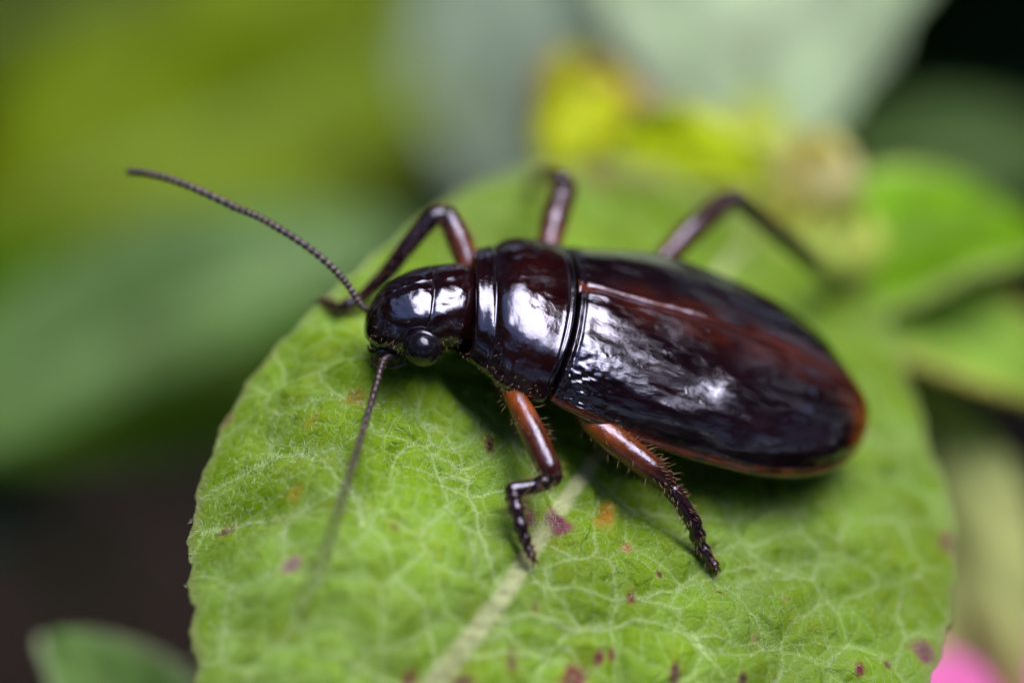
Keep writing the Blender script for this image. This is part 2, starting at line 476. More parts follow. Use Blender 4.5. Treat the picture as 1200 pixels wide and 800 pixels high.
C_ = C_ * (1 + 0.5 * np.clip(vnoise(S_, T_, 2.6, 71) - 0.45, -0.25, 0.5))[:, None] * np.array([1.0, 1.0, 0.9])
rimc = smoothstep(0.975, 1.0, RF) * np.clip(2.2 * vnoise(S_, T_, 4, 60) - 0.5, 0, 1)
C_ = mixc(C_, np.array([0.24, 0.30, 0.12]), 0.6 * smoothstep(0.97, 1.0, RF))
C_ = mixc(C_, np.array([0.22, 0.07, 0.07]), 0.25 * rimc)
LV = P0[None] + AX[None] * S_[:, None] + LL[None] * T_[:, None] + NN[None] * H_[:, None]
c0 = from_st(cst[0], cst[1], float(H_[:NA].mean()))
LVc = np.vstack([LV, c0[None]]); Cc = np.vstack([C_, C_[:1]])
LF = grid_faces(NR, NA, wrap=True)
ci = len(LV)
LF += [(ci, (j + 1) % NA, j) for j in range(NA)]
LF = [f[::-1] for f in LF]
M_LEAF = leaf_mat('leaf_downy', None, (0.27, 0.38, 0.13), trans=0.30, rough=0.55, attr=True, spec=0.12, vscale=30.0, noise_scale=2.5, hue_var=0.18)
base_root = empty('broad_leaf', from_st(*cst, -0.05))
tag(base_root, 'broad downy green leaf with pale netted veins and purple spots carrying the beetle', 'leaf')
blade = mesh_obj('blade', LVc, LF, M_LEAF, base_root, cols=Cc)
me = blade.data
uvl = me.uv_layers.new(name='UVMap')
li = np.empty(len(me.loops), dtype=np.int32); me.loops.foreach_get('vertex_index', li)
uvv = np.zeros((len(LVc), 2), dtype=np.float32); uvv[:-1, 0] = S_; uvv[:-1, 1] = T_; uvv[-1] = cst
uvl.data.foreach_set('uv', uvv[li].ravel())
sol = blade.modifiers.new('thickness', 'SOLIDIFY'); sol.thickness = 0.035; sol.offset = -1
# make sure the upper side looks up
if Vector(NN).dot(me.polygons[1000].normal) < 0:
    me.flip_normals()

def hair_mesh(name, roots, dirs, lens, rads, mat, parent, bend=0.3):
    V, F = [], []
    for r0, d0, L, ra in zip(roots, dirs, lens, rads):
        d0 = d0 / (np.linalg.norm(d0) + 1e-9)
        a = np.cross(d0, rng.normal(size=3)); a /= np.linalg.norm(a) + 1e-9
        b = np.cross(d0, a)
        side_ = a * bend * L
        i = len(V)
        for fr, k in ((0.0, 1.0), (0.55, 0.7)):
            c = r0 + d0 * L * fr + side_ * fr * fr
            for q in range(3):
                an = 2.0944 * q
                V.append(c + ra * k * (math.cos(an) * a + math.sin(an) * b))
        V.append(r0 + d0 * L + side_)
        for q in range(3):
            q2 = (q + 1) % 3
            F.append((i + q, i + q2, i + 3 + q2, i + 3 + q)); F.append((i + 3 + q, i + 3 + q2, i + 6))
    o = mesh_obj(name, V, F, mat, parent)
    o['kind'] = 'stuff'
    return o
m, n, l, p = new_mat('leaf_down'); M_DOWN = m
p.inputs['Base Color'].default_value = (0.50, 0.58, 0.38, 1); p.inputs['Roughness'].default_value = 0.6
# down on the blade: short pale hairs, thickest on the veins and along the rim
wgt = 0.15 + 0.9 * (1 - smoothstep(0.0, 0.02, e1)) + 0.8 * (1 - smoothstep(0, 0.03, ds)) + 0.8 * (1 - smoothstep(0, 0.06, dm)) + 0.0 * RF
wgt = wgt * RF * (T_ < 0.9) * (1 - 0.85 * smoothstep(0.93, 0.99, RF)) ; wgt /= wgt.sum()
pick = rng.choice(len(S_), 15000, p=wgt)
dirs = NN[None] + 0.7 * rng.normal(size=(len(pick), 3)) + (LV[pick] - c0[None]) * (1.6 * smoothstep(0.96, 1.0, RF[pick]))[:, None]
hair_mesh('down', LV[pick] - NN * 0.002, dirs, rng.uniform(0.012, 0.036, len(pick)), np.full(len(pick), 0.0009), M_DOWN, base_root)

# ------------------------------------------------------------------ the beetle
ROOT_H = 0.0
J = on_plane(677, 335, 160 / K)                 # back ridge where the pronotum meets the wing cases
Js, Jt = st(J)
YAW = math.radians(-0.2)
def body(S, lt, h):
    """beetle frame (photograph pixels at focus): S to the tail, lt to the far side, h above the leaf"""
    s, t = S / K, lt / K
    return from_st(Js + s * math.cos(YAW) - t * math.sin(YAW), Jt + s * math.sin(YAW) + t * math.cos(YAW), h / K)
beetle = empty('beetle', body(80, 0, 0))
tag(beetle, 'glossy dark brown beetle with long banded antennae standing on the green leaf', 'beetle')

BLK = np.array([0.0045, 0.0015, 0.0034]); MAR = np.array([0.015, 0.0020, 0.0020]); RED_ = np.array([0.085, 0.014, 0.004]); AMB = np.array([0.34, 0.085, 0.008])
# rings of the body: S, sideways, edge height, half width, top, underside, edge pull (forwards), colour mix towards maroon
rings = [
    (-236, -34, 50, 3, 3, 3, 0, .2), (-235, -34, 51, 18, 14, 14, 0, .2), (-230, -33, 53, 32, 33, 21, 0, .2), (-220, -31, 56, 44, 45, 26, 0, .1), (-206, -27, 60, 54, 51, 30, 0, .1),
    (-192, -23, 64, 61, 53, 32, 0, .1), (-178, -19, 68, 65, 53, 34, 0, .2), (-174, -18, 69, 66, 53, 34, 0, .2), (-172, -17.5, 70, 66, 50.5, 34, 0, .2), (-169, -17, 70, 66, 53, 34, 0, .2),
    (-155, -13, 74, 65, 54, 35, 0, .4), (-140, -9, 77, 63, 53, 36, 0, .5), (-129, -6, 79, 63, 50, 36, 0, .4), (-123, -5, 80, 61, 48, 36, 0, .4), (-119, -4, 80, 57, 44, 36, 0, .6), (-117, -3, 80, 52, 38, 36, 0, .9),
    (-106, -2, 80, 50, 36, 36, 0, .9),                                   # neck, tucked under the collar
    (-112, -1, 80, 70, 49, 40, -9, .3), (-121, -1, 80, 78, 53, 40, -9, .3), (-124, -1, 80, 83, 56, 40, -9, .3), (-122, 0, 80, 89, 59.5, 42, -9, .3), (-112, 0, 79, 96, 63, 44, -9, .2), (-103, 0, 79, 101, 65.5, 44, -9, .2),
    (-100, 0, 79, 102, 64.6, 44, -9, .3), (-97, 0, 79, 105, 68, 44, -9, .2), (-85, 0, 78, 115, 76, 46, -5, .4), (-68, 0, 78, 122, 82, 48, -1, .6), (-50, 0, 78, 126, 84, 50, 3, .7), (-32, 0, 78, 130, 84.5, 50, 6, .6),
    (-16, 0, 78, 131, 84, 50, 9, .4), (-12, 0, 79, 131, 83, 50, 11, .2), (-9.5, 0, 79, 130.5, 81, 50, 12, .1), (-6, 0, 79, 130.5, 83, 50, 13, 0), (-2.5, 0, 80, 128.5, 81, 46, 13, 0), (-3, 0, 80, 122, 72, 42, 13, 0), (-9, 0, 80, 112, 62, 40, 10, 0),
    (14, 0, 80, 104, 60, 44, 4, 0), (60, 0, 80, 112, 54, 56, 0, 0), (130, 0, 78, 122, 52, 62, 0, .2), (220, 0, 74, 124, 50, 60, 0, .2), (300, 0, 66, 114, 46, 52, 0, .3), (360, 0, 60, 90, 38, 40, 0, .4), (405, 0, 57, 54, 22, 24, 0, .6), (424, 0, 55, 18, 8, 8, 0, .8), (428, 0, 54, 3, 2, 2, 0, .9)]
def dense(keys, k):
    out = []
    for a, b in zip(keys[:-1], keys[1:]):
        for i in range(k):
            out.append(np.array(a) * (1 - i / k) + np.array(b) * i / k)
    out.append(np.array(keys[-1])); return out
rg = [np.array(x, float) for x in rings]
rg2 = []
for i in range(len(rg) - 1):                      # smooth in between, tight folds stay tight
    a, b, c, d = rg[max(i - 1, 0)], rg[i], rg[i + 1], rg[min(i + 2, len(rg) - 1)]
    kk = 4 if abs(c[0] - b[0]) > 8 else 2
    la, lb, lc = (np.linalg.norm((q - w_)[:5]) + 1e-6 for q, w_ in ((b, a), (c, b), (d, c)))
    m1 = (c - b) / lb if i == 0 else ((b - a) / la + (c - b) / lb) * 0.5
    m2 = (c - b) / lb if i == len(rg) - 2 else ((c - b) / lb + (d - c) / lc) * 0.5
    for q in range(kk):
        t_ = q / kk
        rg2.append((2 * t_**3 - 3 * t_**2 + 1) * b + (t_**3 - 2 * t_**2 + t_) * m1 * lb + (-2 * t_**3 + 3 * t_**2) * c + (t_**3 - t_**2) * m2 * lb)
rg2.append(rg[-1])
NT = 96
BV, BC = [], []
for (S, lt, he, w, ht, hb, pull, cm) in rg2:
    for j in range(NT):
        a = 2 * math.pi * j / NT
        ca, sa = math.cos(a), math.sin(a)
        ex = 0.92
        x_ = w * math.copysign(abs(ca) ** ex, ca)
        if S > -124 and w > 60 and S < 3:
            x_ *= (1 - .22 * max(0, -sa)) * (1 + .016 * math.exp(-(sa / .09) ** 2)); hb = min(hb, 36)
        if sa >= 0: z_ = he + ht * sa ** 0.96 - (2.0 * math.exp(-((sa - .22) / .09) ** 2) if -100 < S < 0 else 0)
        else: z_ = he - hb * (-sa) ** 1.2
        ss = S - pull * ca * ca * (1 if sa > -0.3 else 0.5)
        p_ = np.array([ss, lt + x_, z_])
        # small sculpture: dimples on the head and furrows on the pronotum
        if -236 < S < -118:
            f_ = 1.3 * mnoise.noise(Vector((ss * .045, x_ * .05, z_ * .05))) + 0.7 * mnoise.noise(Vector((ss * .12, x_ * .12, 3 + z_ * .12)))
            fr_ = float(smoothstep(-196, -222, np.array(S)))
            f_ += fr_ * 2.2 * mnoise.noise(Vector((ss * .22, x_ * .2, z_ * .2)))
            f_ -= 1.6 * math.exp(-(abs(x_) / 2.5) ** 2) * (1 if S < -172 else .4) + 1.3 * math.exp(-((abs(x_) - 30) / 3) ** 2) * math.exp(-((S + 150) / 18) ** 2)
            p_[2] += f_ * max(sa, 0) * 1.4
            p_[1] += fr_ * 1.5 * mnoise.noise(Vector((ss * .2, x_ * .2, z_ * .2 + 9)))
        elif -98 < S < -4 and sa > 0:
            g_ = 1.2 * mnoise.noise(Vector((ss * .03 + 5, x_ * .03, z_ * .03)))
            for (s0, l0, s1, l1, dep, wd) in ((-78, -70, -52, -45, 2.2, 4), (-90, -84, -70, -100, 2.0, 5), (-60, -112, -40, -118, 1.5, 4), (-88, 30, -60, 44, 1.6, 5)):
                u_ = np.clip(((ss - s0) * (s1 - s0) + (x_ - l0) * (l1 - l0)) / ((s1 - s0) ** 2 + (l1 - l0) ** 2), 0, 1)
                dd = math.hypot(ss - s0 - u_ * (s1 - s0), x_ - l0 - u_ * (l1 - l0))
                g_ -= dep * math.exp(-(dd / wd) ** 2)
            p_[2] += g_
        BV.append(body(*p_))
        low = max(0.0, -math.sin(a))
        c = BLK * (1 - cm) + MAR * cm
        if -130 < S < -104 and w < 60: c = c * (1 - .6 * max(0, .9 - sa)) + RED_ * .6 * max(0, .9 - sa)
        if S < -170: c = c * 0.9
        BC.append(c)
BF = grid_faces(len(rg2), NT, wrap=True)
BF.append(tuple(range(NT))[::-1]); BF.append(tuple((len(rg2) - 1) * NT + k for k in range(NT)))
bodyo = mesh_obj('body', BV, BF, M_BODY, beetle, cols=BC)

# wing cases: two shells that meet in a seam, each with a rolled side rim
ely = [(2, 80, 124, 77), (4, 80.5, 127, 79), (10, 81, 131, 79.5), (30, 82, 138, 79), (80, 82, 147, 77), (150, 80, 152, 75), (220, 76, 151, 72), (290, 70, 141, 68), (340, 65, 122, 61), (380, 61, 95, 50), (405, 58, 69, 39), (420, 57, 47, 28), (429, 56.5, 28, 17), (434, 56, 8, 5)]
ek = np.array(ely, float)
def ely_at(S):
    # smooth through the keys
    return spline_1d(S)
from functools import lru_cache
_m = np.gradient(ek[:, 1:], ek[:, 0], axis=0)
def spline_1d(S):
    i = int(np.clip(np.searchsorted(ek[:, 0], S) - 1, 0, len(ek) - 2)); h_ = ek[i + 1, 0] - ek[i, 0]; t_ = (S - ek[i, 0]) / h_
    return (2 * t_**3 - 3 * t_**2 + 1) * ek[i, 1:] + (t_**3 - 2 * t_**2 + t_) * h_ * _m[i] + (-2 * t_**3 + 3 * t_**2) * ek[i + 1, 1:] + (t_**3 - t_**2) * h_ * _m[i + 1]
def elytron(side_):
    V, C = [], []
    SS = np.concatenate([np.linspace(2, 14, 15)[:-1], np.linspace(14, 400, 150)[:-1], np.linspace(400, 434, 22)])
    prof = [90, 89.7, 89.4, 89.0, 88.5, 87.9, 87.2, 86.4, 85.4] + list(np.linspace(84.2, 4, 60))
    ns = len(prof) + 6
    for S in SS:
        he, w, ht = spline_1d(S)
        fr = (S - 2) / 432.0
        row = []
        for a in prof:
            ar = math.radians(a); ca, sa = math.cos(ar), math.sin(ar)
            x_ = w * abs(ca) ** 0.97; z_ = he + ht * abs(sa) ** 1.03
            sd = x_                                       # distance from the seam
            z_ -= 5.0 * math.exp(-(sd / 2.6) ** 2)        # seam furrow
            z_ += 1.6 * math.exp(-((sd - 9) / 6.0) ** 2) * min(1, max(0, (S - 4) / 30))
            z_ += 2.4 * math.exp(-((S - 5) / 2.2) ** 2) - 2.2 * math.exp(-((S - 10.5) / 2.5) ** 2)    # front bead
            # side gutter above the rim
            z_ -= 4.0 * math.exp(-((a - 13) / 6.0) ** 2) * min(1, w / 90)
            # faint lengthwise ribs and dents
            z_ += 0.9 * math.sin(a * 0.23 + 0.8) * math.sin(ar) * min(1, S / 60 if S > 0 else 0)
            q = Vector((S * .014, a * .05 + side_ * 7, 1.7))
            z_ += 4.0 * mnoise.noise(q) * min(1, max(0, S / 40)) * min(1, w / 80)
            z_ += 0.9 * mnoise.noise(Vector((S * .022, a * .14 + side_ * 7, 4.1)))
            # crumpled shoulder
            cr = math.exp(-((S - 22) / 34.0) ** 2) * math.exp(-((a - 22) / 22.0) ** 2)
            z_ += 4.2 * cr * mnoise.noise(Vector((S * .16, a * .30, 9.0))) + 2.0 * cr * mnoise.noise(Vector((S * .4, a * .7, 2.0)))
            row.append((S - 13 * ca * ca * max(0, 1 - fr * 8), side_ * x_, z_, a))
        bw = min(1.0, w / 70.0) * min(1, 0.35 + fr * 3.5)
        S0 = S - 13 * max(0, 1 - fr * 8)
        for (dx, dz, aa) in ((2.0, -1.0, 2), (4.0, -4.0, 0), (3.5, -8, -1), (0.5, -13 * 1, -2), (-5, -18, -3), (-16, -21, -4)):
            row.append((S0, side_ * max(w + dx * bw, 1), he + ht * 0.045 + dz * bw, aa))
        rho = math.radians(5.0) * float(smoothstep(0, 130, np.array(S))) * (1 - 0.6 * float(smoothstep(330, 434, np.array(S))))
        lift = 5.0 * rho / math.radians(5.0)
        for (s_, x_, z_, a) in row:
            zr = z_ - he
            V.append(body(s_, x_ * math.cos(rho) - zr * math.sin(rho) + lift * .6, he + lift + zr * math.cos(rho) + x_ * math.sin(rho)))
            sd = abs(x_)
            c = BLK.copy() * 1.1
            k_ = 0.48 * math.exp(-((sd - 18) / 16.0) ** 2) * min(1, max(0, (S - 30) / 60)) * (0.6 + 0.8 * mnoise.noise(Vector((S * .03, sd * .05, 3))))
            c = c * (1 - max(0, k_)) + RED_ * max(0, k_)
            k_ = math.exp(-((sd - 4.5) / 3.0) ** 2) * .8; c = c * (1 - k_) + RED_ * 1.1 * k_
            k_ = 0.35 * max(0, mnoise.noise(Vector((S * .012 + 3, a * .04, 8.0))) + .1)
            c = c * (1 - k_) + MAR * k_
            if a <= 8:
                k_ = min(1, max(0, 0.42 + 0.9 * mnoise.noise(Vector((S * .05, a * .5, 1.0)))))
                c = c * (1 - k_) + (RED_ * .75 + AMB * .22) * k_ * 1.2
            k_ = float(smoothstep(382, 424, np.array(S))) * (0.5 if a > 40 else 1.0)
            c = c * (1 - k_) + AMB * k_
            C.append(c)
    F = grid_faces(len(SS), ns)
    if side_ > 0: F = [f[::-1] for f in F]
    o = mesh_obj('wing_case', V, F, M_ELY, beetle, cols=C)
    sm = o.modifiers.new('shell', 'SOLIDIFY'); sm.thickness = 0.012; sm.offset = -1
    return o
for sd_ in (-1, 1): elytron(sd_)

# small three-cornered plate at the front end of the seam
V, F = [], []
for i in range(9):
    for k in range(9):
        u_, v_ = k / 8 * 2 - 1, i / 8
        hw = 11 * (1 - v_ ** 1.3) + .4
        V.append(body(1 + 21 * v_, u_ * hw, 80 + 80.5 + 1.8 * (1 - u_ * u_) * (1 - v_) - 2.2 * v_ - abs(u_) * 1.6))
scu = mesh_obj('shield_plate', V, grid_faces(9, 9), M_BODY, beetle, cols=np.tile(RED_ * .9, (len(V), 1)))
sm = scu.modifiers.new('shell', 'SOLIDIFY'); sm.thickness = 0.012; sm.offset = 0

# eyes
def eye(c, r_, nl):
    dirv = (AX * -0.25 + LL * nl * 0.93 + NN * 0.22); dirv /= np.linalg.norm(dirv)
    a = np.cross(dirv, NN); a /= np.linalg.norm(a); b = np.cross(dirv, a)
    V = []
    N, Mm = 20, 32
    for i in range(N + 1):
        th = math.radians(118) * i / N
        for j in range(Mm):
            ph = 2 * math.pi * j / Mm
            V.append(c + (r_ / K) * (math.cos(th) * dirv + math.sin(th) * (math.cos(ph) * a + math.sin(ph) * b)))
    o = mesh_obj('eye', V, grid_faces(N + 1, Mm, True), M_EYE, beetle)
    V = []
    for i in range(40):
        ph = 2 * math.pi * i / 40
        d = math.cos(ph) * a + math.sin(ph) * b
        for j in range(10):
            q = 2 * math.pi * j / 10
            V.append(c + (r_ / K) * (d * (1.0 + 0.20 * math.cos(q)) + dirv * (0.22 * math.sin(q) - 0.02)))
    F = grid_faces(40, 10, True) + [(390 + j, 390 + (j + 1) % 10, (j + 1) % 10, j) for j in range(10)]
    mesh_obj('eye_rim', V, F, M_BODY, o, cols=np.tile(BLK * 1.6, (len(V), 1)))
eye(on_plane(495, 408, 86 / K), 20, -1)
eye(body(-178, 38, 64), 19, 1)

# legs: one jointed limb each, with bristles and a claw
def px_path(pts):
    out = []
    for q in pts:
        out.append(on_leaf(q[0], q[1], q[2] / K) if q[2] <= 17 else on_plane(q[0], q[1], q[2] / K))
    return np.array(out)
def leg(pts, tarsus_from, femur_to, amber=0.6, bristles=300, base=None):
    """pts: px, py, height above leaf, radius (px)"""
    P = px_path([q[:3] for q in pts]); R = np.array([q[3] for q in pts]) * 1.28 / K
    if base is not None:
        P = np.vstack([body(*base)[None], P]); R = np.concatenate([[R[0] * 0.9], R])
        tarsus_from += 1; femur_to += 1
    # resample with rounded joints
    PR = []
    for i in range(len(P) - 1):
        nseg = 10
        for q in range(nseg):
            t_ = q / nseg
            PR.append(np.concatenate([P[i] * (1 - t_) + P[i + 1] * t_, [R[i] * (1 - t_) + R[i + 1] * t_, i + t_]]))
    PR.append(np.concatenate([P[-1], [R[-1], len(P) - 1]]))
    PR = np.array(PR)
    for _ in range(2):
        PR[1:-1, :3] = 0.25 * PR[:-2, :3] + 0.5 * PR[1:-1, :3] + 0.25 * PR[2:, :3]
        PR[1:-1, 3] = 0.25 * PR[:-2, 3] + 0.5 * PR[1:-1, 3] + 0.25 * PR[2:, 3]
    u = PR[:, 4]; rad = PR[:, 3].copy()
    # swollen segments on the foot, waist at the knee
    rad *= np.where(u > tarsus_from, 1 + 0.15 * np.cos(2 * math.pi * (u - tarsus_from) * 1.6 + 1.3 * np.sin(u * 2.1)), 1)
    rad *= 1 - 0.30 * np.exp(-((u - femur_to - 0.22) / 0.10) ** 2)
    V, F = tube(PR[:, :3], rad, 18)
    cols = []
    for i in range(len(PR)):
        k_ = np.clip((u[i] - 0.2) / femur_to, 0, 1)
        c = AMB * amber * (1 - k_) ** 1.8 * 1.15 + RED_ * 0.45 * (1 - k_) + (MAR * 0.75 + BLK * .4) * k_
        if u[i] > femur_to + 0.15: c = MAR * 0.55 + BLK * 0.6
        if u[i] > len(P) - 1.35: c = c * 0.5 + RED_ * 0.5
        for k in range(18):
            mo = 0.5 + 0.5 * mnoise.noise(Vector((i * .16, 2.2 * math.cos(k * .35), 2.2 * math.sin(k * .35) + P[0][0] * 3)))
            cols.append(c * (0.35 + 0.95 * mo) + BLK * .4)
    o = mesh_obj('leg', V, F, M_LEG, beetle, cols=cols)
    # bristles
    idx = rng.integers(6, len(PR) - 2, bristles)
    roots, dirs, ln = [], [], []
    for i in idx:
        tg = PR[min(i + 1, len(PR) - 1), :3] - PR[i - 1, :3]; tg /= np.linalg.norm(tg) + 1e-9
        d = rng.normal(size=3); d -= tg * d.dot(tg); d /= np.linalg.norm(d)
        roots.append(PR[i, :3] + d * rad[i] * 0.93); dirs.append(d + tg * 0.55); ln.append(rng.uniform(7, 15) / K * (1.15 if u[i] < femur_to + .3 else .8))
    hair_mesh('bristle', roots, dirs, ln, np.full(len(roots), 0.0016), M_BRIS, o)
    # claw: two small hooks
    tip = PR[-1, :3]; tg = PR[-1, :3] - PR[-4, :3]; tg /= np.linalg.norm(tg) + 1e-9
    sx = np.cross(tg, NN); sx /= np.linalg.norm(sx) + 1e-9
    for sg in (-1, 1):
        cp = np.array([tip, tip + (tg * 4 + sx * sg * 3) / K, tip + (tg * 7 + sx * sg * 5 - NN * 1) / K, tip + (tg * 9 + sx * sg * 5 - NN * 4) / K])
        v, f = tube(spline(cp, 8), np.linspace(rad[-1] * .5, 0.001, 8), 7)
        mesh_obj('claw', v, f, M_LEG, o, cols=np.tile(RED_ * .8, (len(v), 1)))
    return o
# camera-side front and middle legs
leg([(606, 470, 70, 11), (622, 502, 68, 13), (642, 545, 62, 12), (648, 560, 54, 10), (626, 570, 40, 7), (600, 574, 32, 8), (604, 592, 25, 8), (610, 617, 16, 7), (619, 642, 1, 5), (625, 655, -6, 4)], 5, 3, base=(-70, -70, 66))
leg([(692, 494, 66, 11), (722, 517, 66, 14), (762, 548, 62, 13), (782, 566, 54, 10), (796, 586, 42, 7.5), (813, 612, 26, 8), (822, 642, 5, 7), (838, 664, -6, 5)], 5, 3, amber=1.0, base=(20, -70, 62))
# far-side legs
leg([(548, 312, 82, 11), (538, 280, 96, 13), (524, 252, 104, 11), (508, 254, 100, 9), (478, 288, 66, 9), (452, 322, 30, 8), (425, 348, 12, 6), (398, 362, 2, 6), (376, 351, -4, 4)], 6, 2, base=(-60, 70, 70))
leg([(642, 292, 84, 12), (650, 258, 102, 14), (662, 220, 114, 13), (657, 209, 108, 10), (644, 203, 70, 8), (634, 206, 34, 7), (628, 214, 8, 6), (618, 226, -4, 4)], 5, 2, base=(20, 80, 70))
leg([(776, 306, 84, 12), (808, 272, 104, 13), (852, 234, 122, 12), (864, 232, 118, 10), (905, 268, 84, 9.5), (950, 305, 44, 10), (978, 331, 17, 11), (998, 334, 4, 10), (1018, 328, -2, 8)], 6, 2, amber=0.2, base=(110, 80, 60))
# antennae
def antenna(px, nseg, r0, r1, pale):
    P = spline(np.array([at(x, y, d) for x, y, d in px]), nseg * 6 + 1)
    rad, cols = [], []
    for i in range(len(P)):
        t_ = i / (len(P) - 1); ph = (i % 6) / 6.0
        r_ = (r0 * (1 - t_) + r1 * t_) * (0.72 + 0.40 * math.sin(math.pi * ph))
        if i < 12: r_ *= 1.35
        rad.append(r_ / K)
        band = 0 if 1 <= i % 6 <= 4 else 1
        c = np.array([0.012, 0.006, 0.007]) if band == 0 else pale * (0.55 + 0.45 * min(1, t_ * 2)) + np.array([0.02, .01, .01]) * (1 - min(1, t_ * 2))
        if i < 14: c = BLK * 1.5
        for k in range(10): cols.append(c)
    V, F = tube(P, rad, 10)
    o = mesh_obj('antenna', V, F, M_ANT, beetle, cols=cols)
    ii = rng.integers(8, len(P) - 2, 160)
    roots, dirs = [], []
    for i in ii:
        tg = P[i + 1] - P[i - 1]; tg /= np.linalg.norm(tg)
        d = rng.normal(size=3); d -= tg * d.dot(tg); d /= np.linalg.norm(d)
        roots.append(P[i] + d * rad[i] * .9); dirs.append(d + tg * .8)
    hair_mesh('bristle', roots, dirs, np.full(len(ii), 4.5 / K), np.full(len(ii), 0.0010), M_BRIS, o)
    return o
hd = float((body(-225, -20, 60) - CAM).dot(F_) - DIST)      # depth of the brow
antenna([(436, 366, hd + .06), (424, 358, hd + .06), (409, 336, hd + .06), (392, 316, hd + .06), (364, 292, hd + .07), (332, 271, hd + .08), (304, 255, hd + .1), (276, 243, hd + .12), (238, 225, hd + .15), (203, 211, hd + .19), (171, 203, hd + .24), (150, 201, hd + .30)], 46, 4.1, 4.6, np.array([0.17, 0.12, 0.11]))
antenna([(466, 416, hd - .06), (450, 422, hd - .12), (440, 455, hd - .24), (425, 505, hd - .44), (410, 555, hd - .66), (390, 620, hd - .94), (366, 680, hd - 1.24), (345, 727, hd - 1.50)], 40, 4.6, 3.2, np.array([0.07, 0.035, 0.025]))
# mouthparts: palps and mandibles below the brow
for pts, r_ in (([(470, 420, 0), (455, 424, 0), (444, 427, 0), (434, 430, 0)], 3.2), ([(476, 424, -.02), (464, 430, -.03), (452, 430, -.03)], 3.4), ([(452, 408, .04), (443, 406, .02), (439, 402, 0)], 4.0), ([(466, 412, -.02), (452, 416, -.03), (446, 422, -.02)], 4.5)):
    P = spline(np.array([at(x, y, hd - 0.02 + d) for x, y, d in pts]), 14)
    V, F = tube(P, np.linspace(r_, r_ * .35, 14) / K * (1 + .15 * np.cos(np.arange(14) * 1.6)), 9)
    mesh_obj('palp', V, F, M_LEG, beetle, cols=np.tile(BLK * 1.8, (len(V), 1)))

for pts, r0_, r1_ in (([(466, 396, .02), (452, 398, -.02), (443, 402, -.04), (437, 405, -.03)], 13, 6), ([(462, 410, -.04), (450, 412, -.06), (442, 414, -.05)], 9, 5)):
    P = spline(np.array([at(x, y, hd - 0.01 + d) for x, y, d in pts]), 16)
    V, F = tube(P, np.linspace(r0_, r1_, 16) / K * (1 + .08 * np.cos(np.arange(16) * 1.3)), 14)
    mesh_obj('lip_plate', V, F, M_BODY, beetle, cols=np.tile(BLK * 2, (len(V), 1)))
for pts in ([(456, 414, -.05), (446, 422, -.07), (438, 424, -.06), (434, 419, -.04)], [(452, 404, .06), (440, 410, .04), (433, 410, .02), (431, 404, .0)]):
    P = spline(np.array([at(x, y, hd - 0.02 + d) for x, y, d in pts]), 14)
    V, F = tube(P, np.linspace(5.5, .8, 14) / K, 10)
    mesh_obj('mandible', V, F, M_LEG, beetle, cols=np.tile(MAR, (len(V), 1)))
# sparse short hairs on the brow, collar and lower edge of the pronotum
rt, dr = [], []
for q in range(150):
    S = rng.uniform(-232, -10); i_ = int(np.argmin([abs(r_[0] - S) for r_ in rg2])); r_ = rg2[i_]
    a = rng.choice([rng.uniform(-.25, .2), rng.uniform(.2, 1.2)], p=[.75, .25])
    j_ = int(((math.pi - a) / (2 * math.pi)) * NT) % NT
    pt = BV[i_ * NT + j_]; cc_ = body(r_[0], r_[1], r_[2])
    rt.append(pt); dr.append((pt - cc_) / (np.linalg.norm(pt - cc_) + 1e-9) + AX * -.5 + rng.normal(size=3) * .3)
hair_mesh('bristle', rt, dr, rng.uniform(4, 9, len(rt)) / K, np.full(len(rt), 0.0011), M_BRIS, bodyo)

